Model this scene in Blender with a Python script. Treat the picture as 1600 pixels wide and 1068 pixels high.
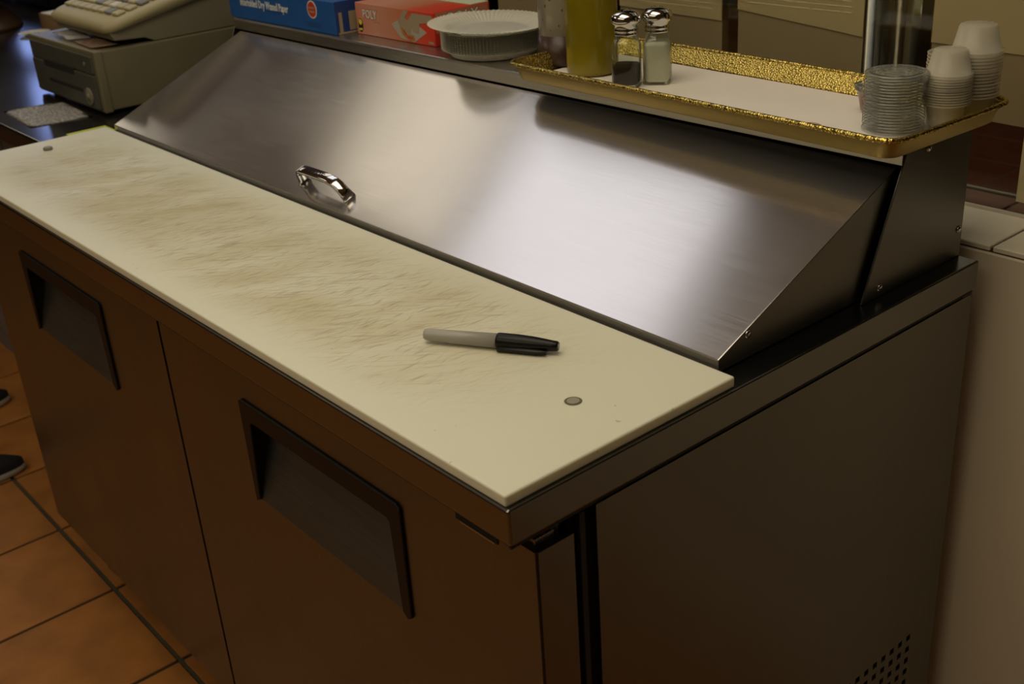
import bpy, bmesh, math, random
from mathutils import Vector, Matrix, noise
random.seed(4)
for o in list(bpy.data.objects): bpy.data.objects.remove(o, do_unlink=True)
S = bpy.context.scene
COL = S.collection
H = 0.93                      # height of the worktop rim above the floor
PI = math.pi

# ---------------------------------------------------------------- camera, world, lights, exposure
cd = bpy.data.cameras.new('camera'); cam = bpy.data.objects.new('camera', cd); COL.objects.link(cam)
cam.location = (0.65803, -0.51204, 0.55738+H)
cam.rotation_euler = (math.radians(64.5159), math.radians(3.5944), math.radians(49.4647))
cd.sensor_width = 36; cd.lens = 1805.94/1600*36
cd.clip_start = 0.02
cd.dof.use_dof = True; cd.dof.focus_distance = 1.38; cd.dof.aperture_fstop = 9.0
S.camera = cam
S.view_settings.view_transform = 'Standard'; S.view_settings.look = 'None'
S.view_settings.gamma = 1.0; S.view_settings.exposure = 0.0
try: S.view_settings.use_curve_mapping = False
except Exception: pass
w = bpy.data.worlds.new('world'); S.world = w; w.use_nodes = True
w.node_tree.nodes['Background'].inputs[0].default_value = (0.5, 0.42, 0.3, 1)
w.node_tree.nodes['Background'].inputs[1].default_value = 0.05
CEIL = 1.6 + H
def panel_light(name, x0, x1, y0, y1, power, color, z=CEIL-0.012):
    l = bpy.data.lights.new(name, 'AREA'); l.shape = 'RECTANGLE'
    l.size = x1-x0; l.size_y = y1-y0; l.energy = power*(x1-x0)*(y1-y0); l.color = color
    o = bpy.data.objects.new(name, l); COL.objects.link(o); o.location = ((x0+x1)/2, (y0+y1)/2, z)
    return o
WARM = (1.0, 0.87, 0.63); COOL = (0.95, 0.95, 1.0); NEUT = (1.0, 0.90, 0.70)
# power is watts per square metre; radiance = power / pi
panel_light('ceiling_or_fill_light', -2.30, -1.36, 0.30, 2.0, 4.4, COOL)
panel_light('ceiling_or_fill_light', -3.22, -2.45, 0.60, 2.0, 3.6, NEUT)
panel_light('ceiling_or_fill_light', -6.3, -5.0, 0.3, 1.6, 5.0, NEUT)
panel_light('ceiling_or_fill_light', -0.9, 0.5, -0.7, 0.5, 8.0, WARM)
panel_light('ceiling_or_fill_light', -1.4, 0.9, -2.1, -1.4, 9.0, WARM)  # unseen fill panel behind the camera, added to brighten upright faces
panel_light('ceiling_or_fill_light', -1.0, 0.4, 1.5, 2.2, 6.0, WARM)  # unseen dining-side fill, added to brighten the notices and the ledge
panel_light('ceiling_or_fill_light', -3.4, -2.2, -1.4, -0.6, 8.0, WARM)
panel_light('ceiling_or_fill_light', -2.5, -1.3, 3.4, 4.2, 2.5, WARM)  # fill far over the dining side, added to lighten floor and notices
wl = panel_light('window_light', 0, 0.85, 0, 0.5, 9.0, (0.34, 0.46, 1.0))
wl.location = (-6.38, 1.92, 0.80+H); wl.rotation_euler = (0, -PI/2, 0)

# ---------------------------------------------------------------- helpers
def tag(o, label=None, cat=None, group=None, kind=None):
    if label: o['label'] = label
    if cat: o['category'] = cat
    if group: o['group'] = group
    if kind: o['kind'] = kind
    return o
def thing(name, label, cat, loc=(0,0,0), rz=0, group=None):
    o = bpy.data.objects.new(name, None); COL.objects.link(o); o.empty_display_size = 0.02
    o.location = loc; o.rotation_euler = (0,0,rz)
    return tag(o, label, cat, group)
def ob(name, bm, mat, parent=None, smooth=False, label=None):
    me = bpy.data.meshes.new(name); bm.normal_update(); bm.to_mesh(me); bm.free()
    for m in (mat if isinstance(mat, (list, tuple)) else [mat]): me.materials.append(m)
    if smooth:
        for p in me.polygons: p.use_smooth = True
    o = bpy.data.objects.new(name, me); COL.objects.link(o)
    if parent: o.parent = parent
    if label: o['label'] = label
    return o
def copy_tree(o, parent=None):
    c = o.copy(); COL.objects.link(c); c.parent = parent
    for ch in list(o.children): copy_tree(ch, c)
    return c
def B(): return bmesh.new()
def box(bm, x0, x1, y0, y1, z0, z1, bev=0, seg=2, mi=0):
    r = bmesh.ops.create_cube(bm, size=1, matrix=Matrix.Translation(((x0+x1)/2,(y0+y1)/2,(z0+z1)/2)) @ Matrix.Diagonal((x1-x0, y1-y0, z1-z0, 1)))
    vs = r['verts']; fs = set(f for v in vs for f in v.link_faces)
    for f in fs: f.material_index = mi
    if bev > 0:
        es = list(set(e for v in vs for e in v.link_edges))
        bmesh.ops.bevel(bm, geom=es, offset=bev, segments=seg, affect='EDGES', profile=0.5)
    return bm
def prism(bm, pts, axis, a, b, bev=0, mi=0, seg=2):
    """pts: 2-D outline; axis 0: (y,z) extruded along x; axis 1: (x,z) along y; axis 2: (x,y) along z"""
    def P(p, t):
        return (t, p[0], p[1]) if axis == 0 else ((p[0], t, p[1]) if axis == 1 else (p[0], p[1], t))
    v0 = [bm.verts.new(P(p, a)) for p in pts]; v1 = [bm.verts.new(P(p, b)) for p in pts]
    fs = [bm.faces.new(v0), bm.faces.new(v1[::-1])]
    n = len(pts)
    for i in range(n): fs.append(bm.faces.new((v0[i], v1[i], v1[(i+1)%n], v0[(i+1)%n])))
    for f in fs: f.material_index = mi
    bmesh.ops.recalc_face_normals(bm, faces=fs)
    if bev > 0:
        es = list(set(e for f in fs for e in f.edges))
        bmesh.ops.bevel(bm, geom=es, offset=bev, segments=seg, affect='EDGES', profile=0.5)
    return bm
def lathe(bm, prof, n=32, c=(0,0,0), caps=(True, True), mi=0):
    rings = []
    for r, z in prof:
        rings.append([bm.verts.new((c[0]+r*math.cos(2*PI*k/n), c[1]+r*math.sin(2*PI*k/n), c[2]+z)) for k in range(n)])
    for a, b in zip(rings, rings[1:]):
        for k in range(n):
            f = bm.faces.new((a[k], a[(k+1)%n], b[(k+1)%n], b[k])); f.material_index = mi
    if caps[0]: bm.faces.new(rings[0][::-1]).material_index = mi
    if caps[1]: bm.faces.new(rings[-1]).material_index = mi
    return bm
def sweep(bm, path, prof, closed=False, up=Vector((0,0,1)), mi=0, cap=True):
    """sweep the 2-D profile (side, up) along a 3-D path"""
    n = len(path); P = [Vector(p) for p in path]; rings = []
    for i in range(n):
        if closed: t = (P[(i+1)%n]-P[i-1]).normalized()
        else: t = (P[min(i+1,n-1)]-P[max(i-1,0)]).normalized()
        s = t.cross(up).normalized(); u = s.cross(t).normalized()
        rings.append([bm.verts.new(P[i]+s*a+u*b) for a, b in prof])
    m = len(prof)
    for i in range(n if closed else n-1):
        A, Bq = rings[i], rings[(i+1)%n]
        for k in range(m):
            f = bm.faces.new((A[k], A[(k+1)%m], Bq[(k+1)%m], Bq[k])); f.material_index = mi
    if cap and not closed:
        bm.faces.new(rings[0][::-1]); bm.faces.new(rings[-1])
    return bm
def circ(r, n=10): return [(r*math.cos(2*PI*k/n), r*math.sin(2*PI*k/n)) for k in range(n)]
def rrect(x0, x1, y0, y1, r, n=6):
    pts = []
    for cx, cy, a in ((x1-r,y1-r,0),(x0+r,y1-r,PI/2),(x0+r,y0+r,PI),(x1-r,y0+r,1.5*PI)):
        for k in range(n+1):
            t = a + PI/2*k/n; pts.append((cx+r*math.cos(t), cy+r*math.sin(t)))
    return pts
def text(name, s, size, mat, M, parent, ext=0.0002, sx=1.0, bold=0.0, align='LEFT', label=None):
    c = bpy.data.curves.new(name, 'FONT'); c.body = s; c.size = size; c.extrude = ext; c.offset = bold
    c.align_x = align; c.resolution_u = 2
    t = bpy.data.objects.new('tmp_text', c); COL.objects.link(t)
    bpy.context.view_layer.update()
    me = bpy.data.meshes.new_from_object(t.evaluated_get(bpy.context.evaluated_depsgraph_get()))
    bpy.data.objects.remove(t, do_unlink=True); bpy.data.curves.remove(c)
    me.transform(M @ Matrix.Diagonal((sx, 1, 1, 1)))
    me.materials.clear(); me.materials.append(mat)
    o = bpy.data.objects.new(name, me); COL.objects.link(o); o.parent = parent
    if label: o['label'] = label
    return o
RX90 = Matrix.Rotation(PI/2, 4, 'X')             # writing upright, read from -y
RXZ = Matrix.Rotation(PI/2, 4, 'Z') @ RX90       # writing upright, read from +x

# ---------------------------------------------------------------- materials
def mat(name, color, rough=0.5, metal=0.0, spec=0.5, var=0.0, scale=8, bump=0.0, bscale=60, **kw):
    m = bpy.data.materials.new(name); m.use_nodes = True; nt = m.node_tree; N = nt.nodes; L = nt.links
    p = N['Principled BSDF']; p.inputs['Base Color'].default_value = (*color, 1)
    p.inputs['Roughness'].default_value = rough; p.inputs['Metallic'].default_value = metal
    p.inputs['Specular IOR Level'].default_value = spec
    for k, v in kw.items(): p.inputs[k].default_value = v
    tc = N.new('ShaderNodeTexCoord')
    n = N.new('ShaderNodeTexNoise'); n.inputs['Scale'].default_value = scale; n.inputs['Detail'].default_value = 5
    L.new(tc.outputs['Object'], n.inputs['Vector'])
    mx = N.new('ShaderNodeMixRGB'); mx.blend_type = 'MULTIPLY'; mx.inputs[1].default_value = (*color, 1)
    r = N.new('ShaderNodeMapRange'); r.inputs['From Min'].default_value = 0.3; r.inputs['From Max'].default_value = 0.7
    r.inputs['To Min'].default_value = 1-var; r.inputs['To Max'].default_value = 1.0
    L.new(n.outputs['Fac'], r.inputs['Value']); L.new(r.outputs['Result'], mx.inputs[2]); mx.inputs[0].default_value = 1
    L.new(mx.outputs[0], p.inputs['Base Color'])
    if bump:
        b = N.new('ShaderNodeBump'); b.inputs['Strength'].default_value = bump; b.inputs['Distance'].default_value = 0.002
        n2 = N.new('ShaderNodeTexNoise'); n2.inputs['Scale'].default_value = bscale
        L.new(tc.outputs['Object'], n2.inputs['Vector']); L.new(n2.outputs['Fac'], b.inputs['Height']); L.new(b.outputs[0], p.inputs['Normal'])
    return m
def steel(name, color=(0.50,0.47,0.44), rough=0.30, aniso=0.0, streak=(2,120,120), amt=0.10):
    m = mat(name, color, rough, 1.0); nt = m.node_tree; N = nt.nodes; L = nt.links; p = N['Principled BSDF']
    tc = N.new('ShaderNodeTexCoord'); mp = N.new('ShaderNodeMapping'); mp.inputs['Scale'].default_value = streak
    n = N.new('ShaderNodeTexNoise'); n.inputs['Scale'].default_value = 4; n.inputs['Detail'].default_value = 6
    L.new(tc.outputs['Object'], mp.inputs[0]); L.new(mp.outputs[0], n.inputs['Vector'])
    r = N.new('ShaderNodeMapRange'); r.inputs['From Min'].default_value = 0.3; r.inputs['From Max'].default_value = 0.7
    r.inputs['To Min'].default_value = rough-amt*0.5; r.inputs['To Max'].default_value = rough+amt
    n3 = N.new('ShaderNodeTexNoise'); n3.inputs['Scale'].default_value = 5; n3.inputs['Detail'].default_value = 4
    L.new(tc.outputs['Object'], n3.inputs['Vector'])
    ad = N.new('ShaderNodeMath'); ad.operation = 'MULTIPLY_ADD'; ad.inputs[1].default_value = 0.5
    ad2 = N.new('ShaderNodeMath'); ad2.operation = 'MULTIPLY'; ad2.inputs[1].default_value = 0.5
    L.new(n3.outputs['Fac'], ad2.inputs[0]); L.new(n.outputs['Fac'], ad.inputs[0]); L.new(ad2.outputs[0], ad.inputs[2])
    L.new(ad.outputs[0], r.inputs['Value']); L.new(r.outputs['Result'], p.inputs['Roughness'])
    b = N.new('ShaderNodeBump'); b.inputs['Strength'].default_value = 0.02; b.inputs['Distance'].default_value = 0.0003
    L.new(n.outputs['Fac'], b.inputs['Height']); L.new(b.outputs[0], p.inputs['Normal'])
    if aniso:
        p.inputs['Anisotropic'].default_value = aniso
        t = N.new('ShaderNodeTangent'); t.direction_type = 'UV_MAP'; L.new(t.outputs[0], p.inputs['Tangent'])
    return m
M = {}
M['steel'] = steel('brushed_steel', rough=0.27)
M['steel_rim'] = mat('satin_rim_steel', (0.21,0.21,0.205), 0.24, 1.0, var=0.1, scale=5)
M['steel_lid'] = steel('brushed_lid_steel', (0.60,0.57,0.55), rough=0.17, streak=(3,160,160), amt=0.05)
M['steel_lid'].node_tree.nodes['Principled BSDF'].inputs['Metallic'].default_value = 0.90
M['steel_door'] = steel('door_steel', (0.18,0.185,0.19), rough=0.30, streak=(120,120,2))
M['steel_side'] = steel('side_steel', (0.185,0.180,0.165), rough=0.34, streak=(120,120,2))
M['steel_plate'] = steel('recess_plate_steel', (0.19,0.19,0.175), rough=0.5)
M['chrome'] = mat('chrome', (0.62,0.62,0.62), 0.08, 1.0)
M['chrome_soft'] = mat('worn_chrome', (0.52,0.47,0.36), 0.20, 1.0)
M['black'] = mat('black_plastic', (0.007,0.006,0.005), 0.5, 0.0, 0.3)
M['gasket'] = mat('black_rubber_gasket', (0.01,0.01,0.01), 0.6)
M['dark'] = mat('dark_interior', (0.01,0.009,0.008), 0.9)
M['cream_wall'] = mat('cream_painted_wall', (0.80,0.73,0.55), 0.7, var=0.08, scale=3, bump=0.1)
M['white_tile'] = mat('cream_glazed_tile', (0.88,0.82,0.66), 0.35, var=0.1, scale=14)
M['grout_dark'] = mat('dark_grout', (0.06,0.04,0.025), 0.9)
M['alu'] = mat('painted_metal_strip', (0.7,0.66,0.55), 0.4, 0.3)
M['tile'] = mat('terracotta_tile', (0.50,0.20,0.045), 0.42, var=0.35, scale=9, bump=0.15, bscale=20)
M['tile_dark'] = mat('dark_red_quarry_tile', (0.20,0.055,0.02), 0.45, var=0.35, scale=9)
M['grout'] = mat('floor_grout', (0.09,0.075,0.04), 0.9, var=0.4, scale=20)
M['room'] = mat('brown_wall_paint', (0.12,0.075,0.04), 0.8)
M['navy'] = mat('navy_wall_paint', (0.012,0.014,0.03), 0.6)
M['ceil'] = mat('ceiling_tile', (0.55,0.48,0.38), 0.9)
M['counter'] = mat('dark_laminate', (0.018,0.015,0.014), 0.16, var=0.5, scale=18)
M['cab'] = mat('grey_cabinet_laminate', (0.16,0.17,0.19), 0.4)
M['gloss_black'] = mat('gloss_black_panel', (0.008,0.009,0.016), 0.18)
M['pen_grey'] = mat('grey_barrel_plastic', (0.37,0.36,0.32), 0.32)
M['pen_black'] = mat('black_cap_plastic', (0.005,0.005,0.005), 0.32, 0.0, 0.25)
M['paper'] = mat('white_paper', (0.78,0.76,0.70), 0.8, var=0.05)
M['plate'] = mat('white_paper_plate', (0.92,0.90,0.80), 0.75, var=0.03)
M['blue'] = mat('blue_box_print', (0.012,0.10,0.36), 0.4, var=0.12, scale=30)
M['blue2'] = mat('blue_box_end_print', (0.012,0.045,0.20), 0.45)
M['white_ink'] = mat('white_ink', (0.75,0.75,0.72), 0.5)
M['red_ink'] = mat('red_ink', (0.55,0.04,0.015), 0.5)
M['brown_ink'] = mat('brown_ink', (0.16,0.07,0.02), 0.5)
M['dark_ink'] = mat('faint_grey_ink', (0.25,0.22,0.17), 0.7)
M['yellow_ink'] = mat('yellow_ink', (0.75,0.65,0.06), 0.5)
M['skin_ink'] = mat('printed_pale_glove', (0.34,0.27,0.17), 0.5)
M['bread_ink'] = mat('printed_bread', (0.38,0.20,0.05), 0.5)
M['reg'] = mat('beige_register_plastic', (0.42,0.37,0.21), 0.5, bump=0.1, bscale=300)
M['reg_dark'] = mat('grey_beige_register_base', (0.20,0.18,0.12), 0.5, bump=0.1, bscale=300)
M['drawer'] = mat('beige_drawer_metal', (0.19,0.17,0.10), 0.45, var=0.15, scale=10)
M['drawer_front'] = mat('dark_grey_drawer_front', (0.085,0.083,0.065), 0.5, var=0.2, scale=20)
M['key'] = mat('cream_key', (0.45,0.39,0.20), 0.45)
M['key_grey'] = mat('grey_key', (0.18,0.18,0.15), 0.45)
M['key_white'] = mat('white_key', (0.62,0.58,0.45), 0.4)
M['card'] = mat('brown_cardboard', (0.33,0.20,0.10), 0.8, var=0.1)
M['brown'] = mat('dark_brown_wood', (0.09,0.045,0.02), 0.35, var=0.4, scale=12)
M['rust'] = mat('rust_printed_paper', (0.55,0.36,0.24), 0.8, var=0.35, scale=60)
M['oil'] = mat('olive_oil_bottle', (0.23,0.175,0.004), 0.25, var=0.25, scale=14)
M['vinegar'] = mat('dark_vinegar', (0.045,0.02,0.012), 0.35)
M['milky'] = mat('milky_squeeze_plastic', (0.62,0.55,0.42), 0.35)
M['herb'] = mat('herb_flecks', (0.10,0.085,0.01), 0.7)
M['salt'] = mat('white_salt', (0.95,0.92,0.82), 0.9)
M['pepper'] = mat('ground_pepper', (0.045,0.022,0.012), 0.9, var=0.6, scale=400)
M['sauce'] = mat('orange_red_sauce', (0.50,0.07,0.015), 0.3)
M['shoe'] = mat('black_mesh_fabric', (0.012,0.012,0.013), 0.7, bump=0.3, bscale=400)
M['sole'] = mat('off_white_sole', (0.45,0.42,0.36), 0.6)
M['slip'] = mat('yellow_green_slip', (0.50,0.55,0.06), 0.7)

def gold():
    m = mat('hammered_gold', (0.58,0.43,0.11), 0.22, 1.0); nt = m.node_tree; N = nt.nodes; L = nt.links; p = N['Principled BSDF']
    tc = N.new('ShaderNodeTexCoord'); v = N.new('ShaderNodeTexVoronoi'); v.inputs['Scale'].default_value = 400
    b = N.new('ShaderNodeBump'); b.inputs['Strength'].default_value = 1.0; b.inputs['Distance'].default_value = 0.0009
    L.new(tc.outputs['Object'], v.inputs['Vector']); L.new(v.outputs['Distance'], b.inputs['Height']); L.new(b.outputs[0], p.inputs['Normal'])
    return m
M['gold'] = gold()
M['gold_smooth'] = mat('gold_outer_side', (0.44,0.33,0.10), 0.42, 0.85, bump=0.2, bscale=90)

def board_mat():
    m = mat('worn_cutting_board_plastic', (0.80,0.76,0.55), 0.45); nt = m.node_tree; N = nt.nodes; L = nt.links; p = N['Principled BSDF']
    tc = N.new('ShaderNodeTexCoord'); sep = N.new('ShaderNodeSeparateXYZ'); L.new(tc.outputs['Object'], sep.inputs[0])
    def nz(rot, sc, scale, lo, hi, detail=6, dist=0.0):
        mp = N.new('ShaderNodeMapping'); mp.inputs['Rotation'].default_value = (0,0,rot); mp.inputs['Scale'].default_value = sc
        mp.vector_type = 'TEXTURE'; mp.inputs['Scale'].default_value = (1/sc[0], 1/sc[1], 1)
        n = N.new('ShaderNodeTexNoise'); n.inputs['Scale'].default_value = scale; n.inputs['Detail'].default_value = detail; n.inputs['Distortion'].default_value = dist
        r = N.new('ShaderNodeMapRange'); r.inputs['From Min'].default_value = lo; r.inputs['From Max'].default_value = hi
        L.new(tc.outputs['Object'], mp.inputs[0]); L.new(mp.outputs[0], n.inputs['Vector']); L.new(n.outputs['Fac'], r.inputs['Value'])
        return r.outputs['Result']
    def mul(a, b):
        k = N.new('ShaderNodeMath'); k.operation = 'MULTIPLY'
        for i, q in enumerate((a, b)):
            if isinstance(q, (int, float)): k.inputs[i].default_value = q
            else: L.new(q, k.inputs[i])
        return k.outputs[0]
    def ramp(sock, lo, hi):
        r = N.new('ShaderNodeMapRange'); r.interpolation_type = 'SMOOTHSTEP'
        r.inputs['From Min'].default_value = lo; r.inputs['From Max'].default_value = hi; L.new(sock, r.inputs['Value']); return r.outputs['Result']
    # used zone: the middle of the board and away from its borders
    use = mul(mul(ramp(sep.outputs['Y'], 0.01, 0.09), ramp(sep.outputs['Y'], 0.31, 0.22)), mul(ramp(sep.outputs['X'], -0.08, -0.40), ramp(sep.outputs['X'], -1.58, -1.40)))
    col = (0.78,0.775,0.63,1)
    def mixin(prev, fac, c):
        mx = N.new('ShaderNodeMixRGB'); L.new(fac, mx.inputs[0])
        if isinstance(prev, tuple): mx.inputs[1].default_value = prev
        else: L.new(prev, mx.inputs[1])
        mx.inputs[2].default_value = (*c, 1); return mx.outputs[0]
    c = mixin(col, mul(nz(-.5, (2.4,1,1), 4, 0.30, 0.72, 4, .6), mul(use, 0.80)), (0.55,0.48,0.26))
    c = mixin(c, mul(nz(-.75, (55,4,1), 4, 0.55, 0.72, 8, 0.5), mul(use, 0.60)), (0.40,0.33,0.18))
    c = mixin(c, mul(nz(-.35, (60,5,1), 4, 0.54, 0.72, 8, 0.5), mul(use, 0.62)), (0.38,0.32,0.18))
    c = mixin(c, mul(nz(0.05, (70,6,1), 4, 0.58, 0.72, 8, 0.4), mul(use, 0.80)), (0.34,0.27,0.13))
    c = mixin(c, mul(nz(.4, (90,8,1), 3, 0.60, 0.72, 8, 0.3), mul(use, 0.40)), (0.38,0.32,0.16))
    c = mixin(c, mul(nz(0, (1,1,1), 90, 0.74, 0.80, 2), 0.5), (0.30,0.22,0.10))
    L.new(c, p.inputs['Base Color'])
    b = N.new('ShaderNodeBump'); b.inputs['Strength'].default_value = 0.15; b.inputs['Distance'].default_value = 0.0006
    L.new(nz(-.35, (60,5,1), 4, 0.54, 0.72, 8, 0.5), b.inputs['Height']); L.new(b.outputs[0], p.inputs['Normal'])
    return m
M['board'] = board_mat(); _p = M['board'].node_tree.nodes['Principled BSDF']; _p.inputs['Subsurface Weight'].default_value = 0.35; _p.inputs['Subsurface Radius'].default_value = (1.0,0.8,0.4); _p.inputs['Subsurface Scale'].default_value = 0.012

def liner_mat():
    m = mat('greaseproof_liner_paper', (0.84,0.79,0.73), 0.7, var=0.06, scale=10, bump=0.3, bscale=14)
    return m
M['liner'] = liner_mat()
def glassy(name, tint, gloss=0.12, alpha_white=0.0, white=(0.8,0.8,0.78), fres=1.0, rough=0.06):
    """thin clear sheet: mostly transparent, a sharp sheen, a little milky body"""
    m = bpy.data.materials.new(name); m.use_nodes = True; nt = m.node_tree; N = nt.nodes; L = nt.links
    out = N['Material Output']; N.remove(N['Principled BSDF'])
    t = N.new('ShaderNodeBsdfTransparent'); t.inputs[0].default_value = (*tint, 1)
    g = N.new('ShaderNodeBsdfGlossy'); g.inputs['Roughness'].default_value = rough
    d0 = N.new('ShaderNodeBsdfDiffuse'); d0.inputs[0].default_value = (*white, 1); d1 = N.new('ShaderNodeBsdfTranslucent'); d1.inputs[0].default_value = (*white, 1)
    d = N.new('ShaderNodeMixShader'); d.inputs[0].default_value = 0.4; L.new(d0.outputs[0], d.inputs[1]); L.new(d1.outputs[0], d.inputs[2])
    fr = N.new('ShaderNodeFresnel'); fr.inputs[0].default_value = 1.5
    ad = N.new('ShaderNodeMath'); ad.operation = 'MULTIPLY_ADD'; ad.inputs[1].default_value = fres; ad.inputs[2].default_value = gloss; ad.use_clamp = True
    L.new(fr.outputs[0], ad.inputs[0])
    m1 = N.new('ShaderNodeMixShader'); m1.inputs[0].default_value = alpha_white; L.new(t.outputs[0], m1.inputs[1]); L.new(d.outputs[0], m1.inputs[2])
    m2 = N.new('ShaderNodeMixShader'); L.new(ad.outputs[0], m2.inputs[0]); L.new(m1.outputs[0], m2.inputs[1]); L.new(g.outputs[0], m2.inputs[2])
    L.new(m2.outputs[0], out.inputs[0]); return m
M['pane'] = glassy('window_glass', (0.92,0.94,0.92), 0.0)
M['shaker_glass'] = glassy('shaker_glass', (0.93,0.97,0.90), 0.02, 0.02, (0.4,0.45,0.35), .8)
M['clear_cup'] = glassy('clear_lid_plastic', (0.98,0.99,0.97), 0.04, 0.15, (0.95,0.97,0.92), 1.0, .10)
M['milky_cup'] = glassy('milky_cup_plastic', (0.98,0.97,0.94), 0.0, 0.32, (0.95,0.91,0.80), .25, .2)
M['milky_body'] = glassy('translucent_squeeze_bottle', (0.85,0.80,0.70), 0.02, 0.55, (0.62,0.56,0.43))

def partition_paper_mat():
    def mk(name, c):
        m = mat(name, c, 0.8, var=0.05, scale=5); nt = m.node_tree; N = nt.nodes; L = nt.links
        t = N.new('ShaderNodeBsdfTranslucent'); t.inputs[0].default_value = (*c, 1); mx = N.new('ShaderNodeMixShader'); mx.inputs[0].default_value = 0.35
        L.new(N['Principled BSDF'].outputs[0], mx.inputs[1]); L.new(t.outputs[0], mx.inputs[2]); L.new(mx.outputs[0], N['Material Output'].inputs[0])
        return m
    M['note'] = mk('yellowed_notice_paper', (0.80,0.71,0.42)); M['note_dark'] = mk('darker_notice_paper', (0.60,0.50,0.29))
partition_paper_mat()

# ---------------------------------------------------------------- the room
RX0, RX1, RY0, RY1 = -6.4, 2.3, -2.4, 6.2
bm = B(); box(bm, RX0, RX1, RY0, RY1, -0.06, -0.006); fl = tag(ob('floor', bm, M['grout']), kind='structure')
bm = B(); box(bm, RX0, RX1, 1.0, RY1, -0.0065, -0.003); ob('pale_grout_bed', bm, mat('dull_grout', (0.14,0.09,0.05), 0.9), fl)
T = 0.3145; TX, TY = -1.80, 0.075; gp = 0.0050
bm = B(); box(bm, -T/2+gp, T/2-gp, -T/2+gp, T/2-gp, -0.006, 0, 0.0015, 1)
tiles = []
for i in range(-16, 15):
    for j in range(-8, 21):
        cx, cy = TX+(i+0.5)*T, TY+(j+0.5)*T
        if cx-T/2 < RX0 or cx+T/2 > RX1 or cy-T/2 < RY0 or cy+T/2 > RY1: continue
        if -1.7 < cx < 0.2 and 0.3 < cy < 0.65: near = False
        else: near = (-4.0 < cx < -0.5 and -0.9 < cy < 0.4) or (-3.4 < cx < 0.6 and 1.9 < cy < 5.6)
        tiles.append((cx, cy, near))
first = None; rest = B()
for cx, cy, near in tiles:
    if cy > 1: cy += .045
    if near:
        if first is None:
            first = ob('tile', bm, M['tile'], fl); o = first
            dm = first.data.copy(); dm.materials[0] = M['tile_dark']
        else:
            o = first.copy(); COL.objects.link(o)
        if cy > 1: o.data = dm
        o.location = (cx, cy, random.uniform(-0.0006, 0.0004)); o.rotation_euler = (random.uniform(-.001,.001), random.uniform(-.001,.001), 0)
    else: box(rest, cx-T/2+gp, cx+T/2-gp, cy-T/2+gp, cy+T/2-gp, -0.006, 0)
tag(ob('distant_tiles', rest, M['tile'], fl), kind='stuff')
for nm, b6, mt in (('wall_left', (RX0-.1, RX0, RY0, RY1, 0, CEIL), 'navy'), ('wall_right', (RX1, RX1+.1, RY0, RY1, 0, CEIL), 'room'),
                   ('wall_front', (RX0, RX1, RY0-.1, RY0, 0, CEIL), 'room'), ('wall_back', (RX0, RX1, RY1, RY1+.1, 0, CEIL), 'room'),
                   ('ceiling', (RX0, RX1, RY0, RY1, CEIL, CEIL+.1), 'ceil')):
    bm = B(); box(bm, *b6); tag(ob(nm, bm, M[mt]), kind='structure')
bm = B()
for b6 in ((RX0+.001, RX0+.03, 1.27, 1.33, .43+H, 1.17+H), (RX0+.001, RX0+.03, 2.17, 2.23, .43+H, 1.17+H), (RX0+.001, RX0+.03, 1.33, 2.17, .40+H, .45+H), (RX0+.001, RX0+.03, 1.33, 2.17, 1.15+H, 1.20+H)):
    box(bm, *b6)
tag(ob('window_1', bm, M['room']), kind='structure')

# half wall between kitchen and dining room, with a tiled ledge
WY0, WY1 = 0.815, 0.937
bm = B(); box(bm, -1.66, RX1, WY0, WY1, 0, H-0.009, 0.002, 1); hw = tag(ob('wall_partition', bm, M['cream_wall']), kind='structure')
bm = B(); box(bm, -1.66, RX1, WY0+.004, WY1-.002, H-0.009, H-0.0035); tag(ob('trim_1', bm, M['grout_dark']), kind='structure'); lg = bpy.data.objects['trim_1']
tw = 0.155
bm = B(); box(bm, 0, tw-.004, 0, WY1-WY0-.004, 0, 0.007, 0.0012, 1); t0 = ob('tile', bm, M['white_tile'], lg)
k = 0; x = -0.013+.002
xs = [-0.011+tw*i for i in range(-10, 14)]
for i, x in enumerate(xs):
    o = t0 if i == 0 else t0.copy()
    if i: COL.objects.link(o)
    o.location = (x, WY0+.001, H-0.007)
bm = B(); box(bm, -1.66, RX1, WY1-.003, WY1+.004, H-.02, H+.003); tag(ob('trim_2', bm, M['alu']), kind='structure')
bm = B(); box(bm, -1.66, RX1, .9455, .9505, H+.0, 1.15+H); box(bm, -1.66, RX1, .937, .96, H+1.15, H+1.17, mi=1); gw = tag(ob('window_2', bm, [M['pane'], M['room']]), kind='structure')
gw['label'] = 'clear glass partition standing on the rear of the tiled ledge'

bm = B(); box(bm, -1.66, RX1, WY1+.0045, 1.146, H-.11, H-.056); dlg = tag(ob('trim_3', bm, M['grout_dark']), kind='structure')
bm = B(); box(bm, 0, .300, 0, .196, 0, .006, .0012, 1)
for i in range(13):
    if i == 0: t1 = ob('tile', bm, M['tile_dark'], dlg); o = t1
    else: o = t1.copy(); COL.objects.link(o)
    o.location = (-1.655+.304*i, WY1+.006, H-.0565)
bm = B(); box(bm, -1.66, RX1, 1.1465, 1.1535, H-.06, H-.049, .001, 1); tag(ob('trim_4', bm, mat('dull_cream_nosing', (0.36,0.31,0.20), 0.6)), kind='structure')
bm = B(); box(bm, -1.66, RX1, 1.02, 1.14, 0, H-.111); tag(ob('wall_dining_side', bm, M['room']), kind='structure')
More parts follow.
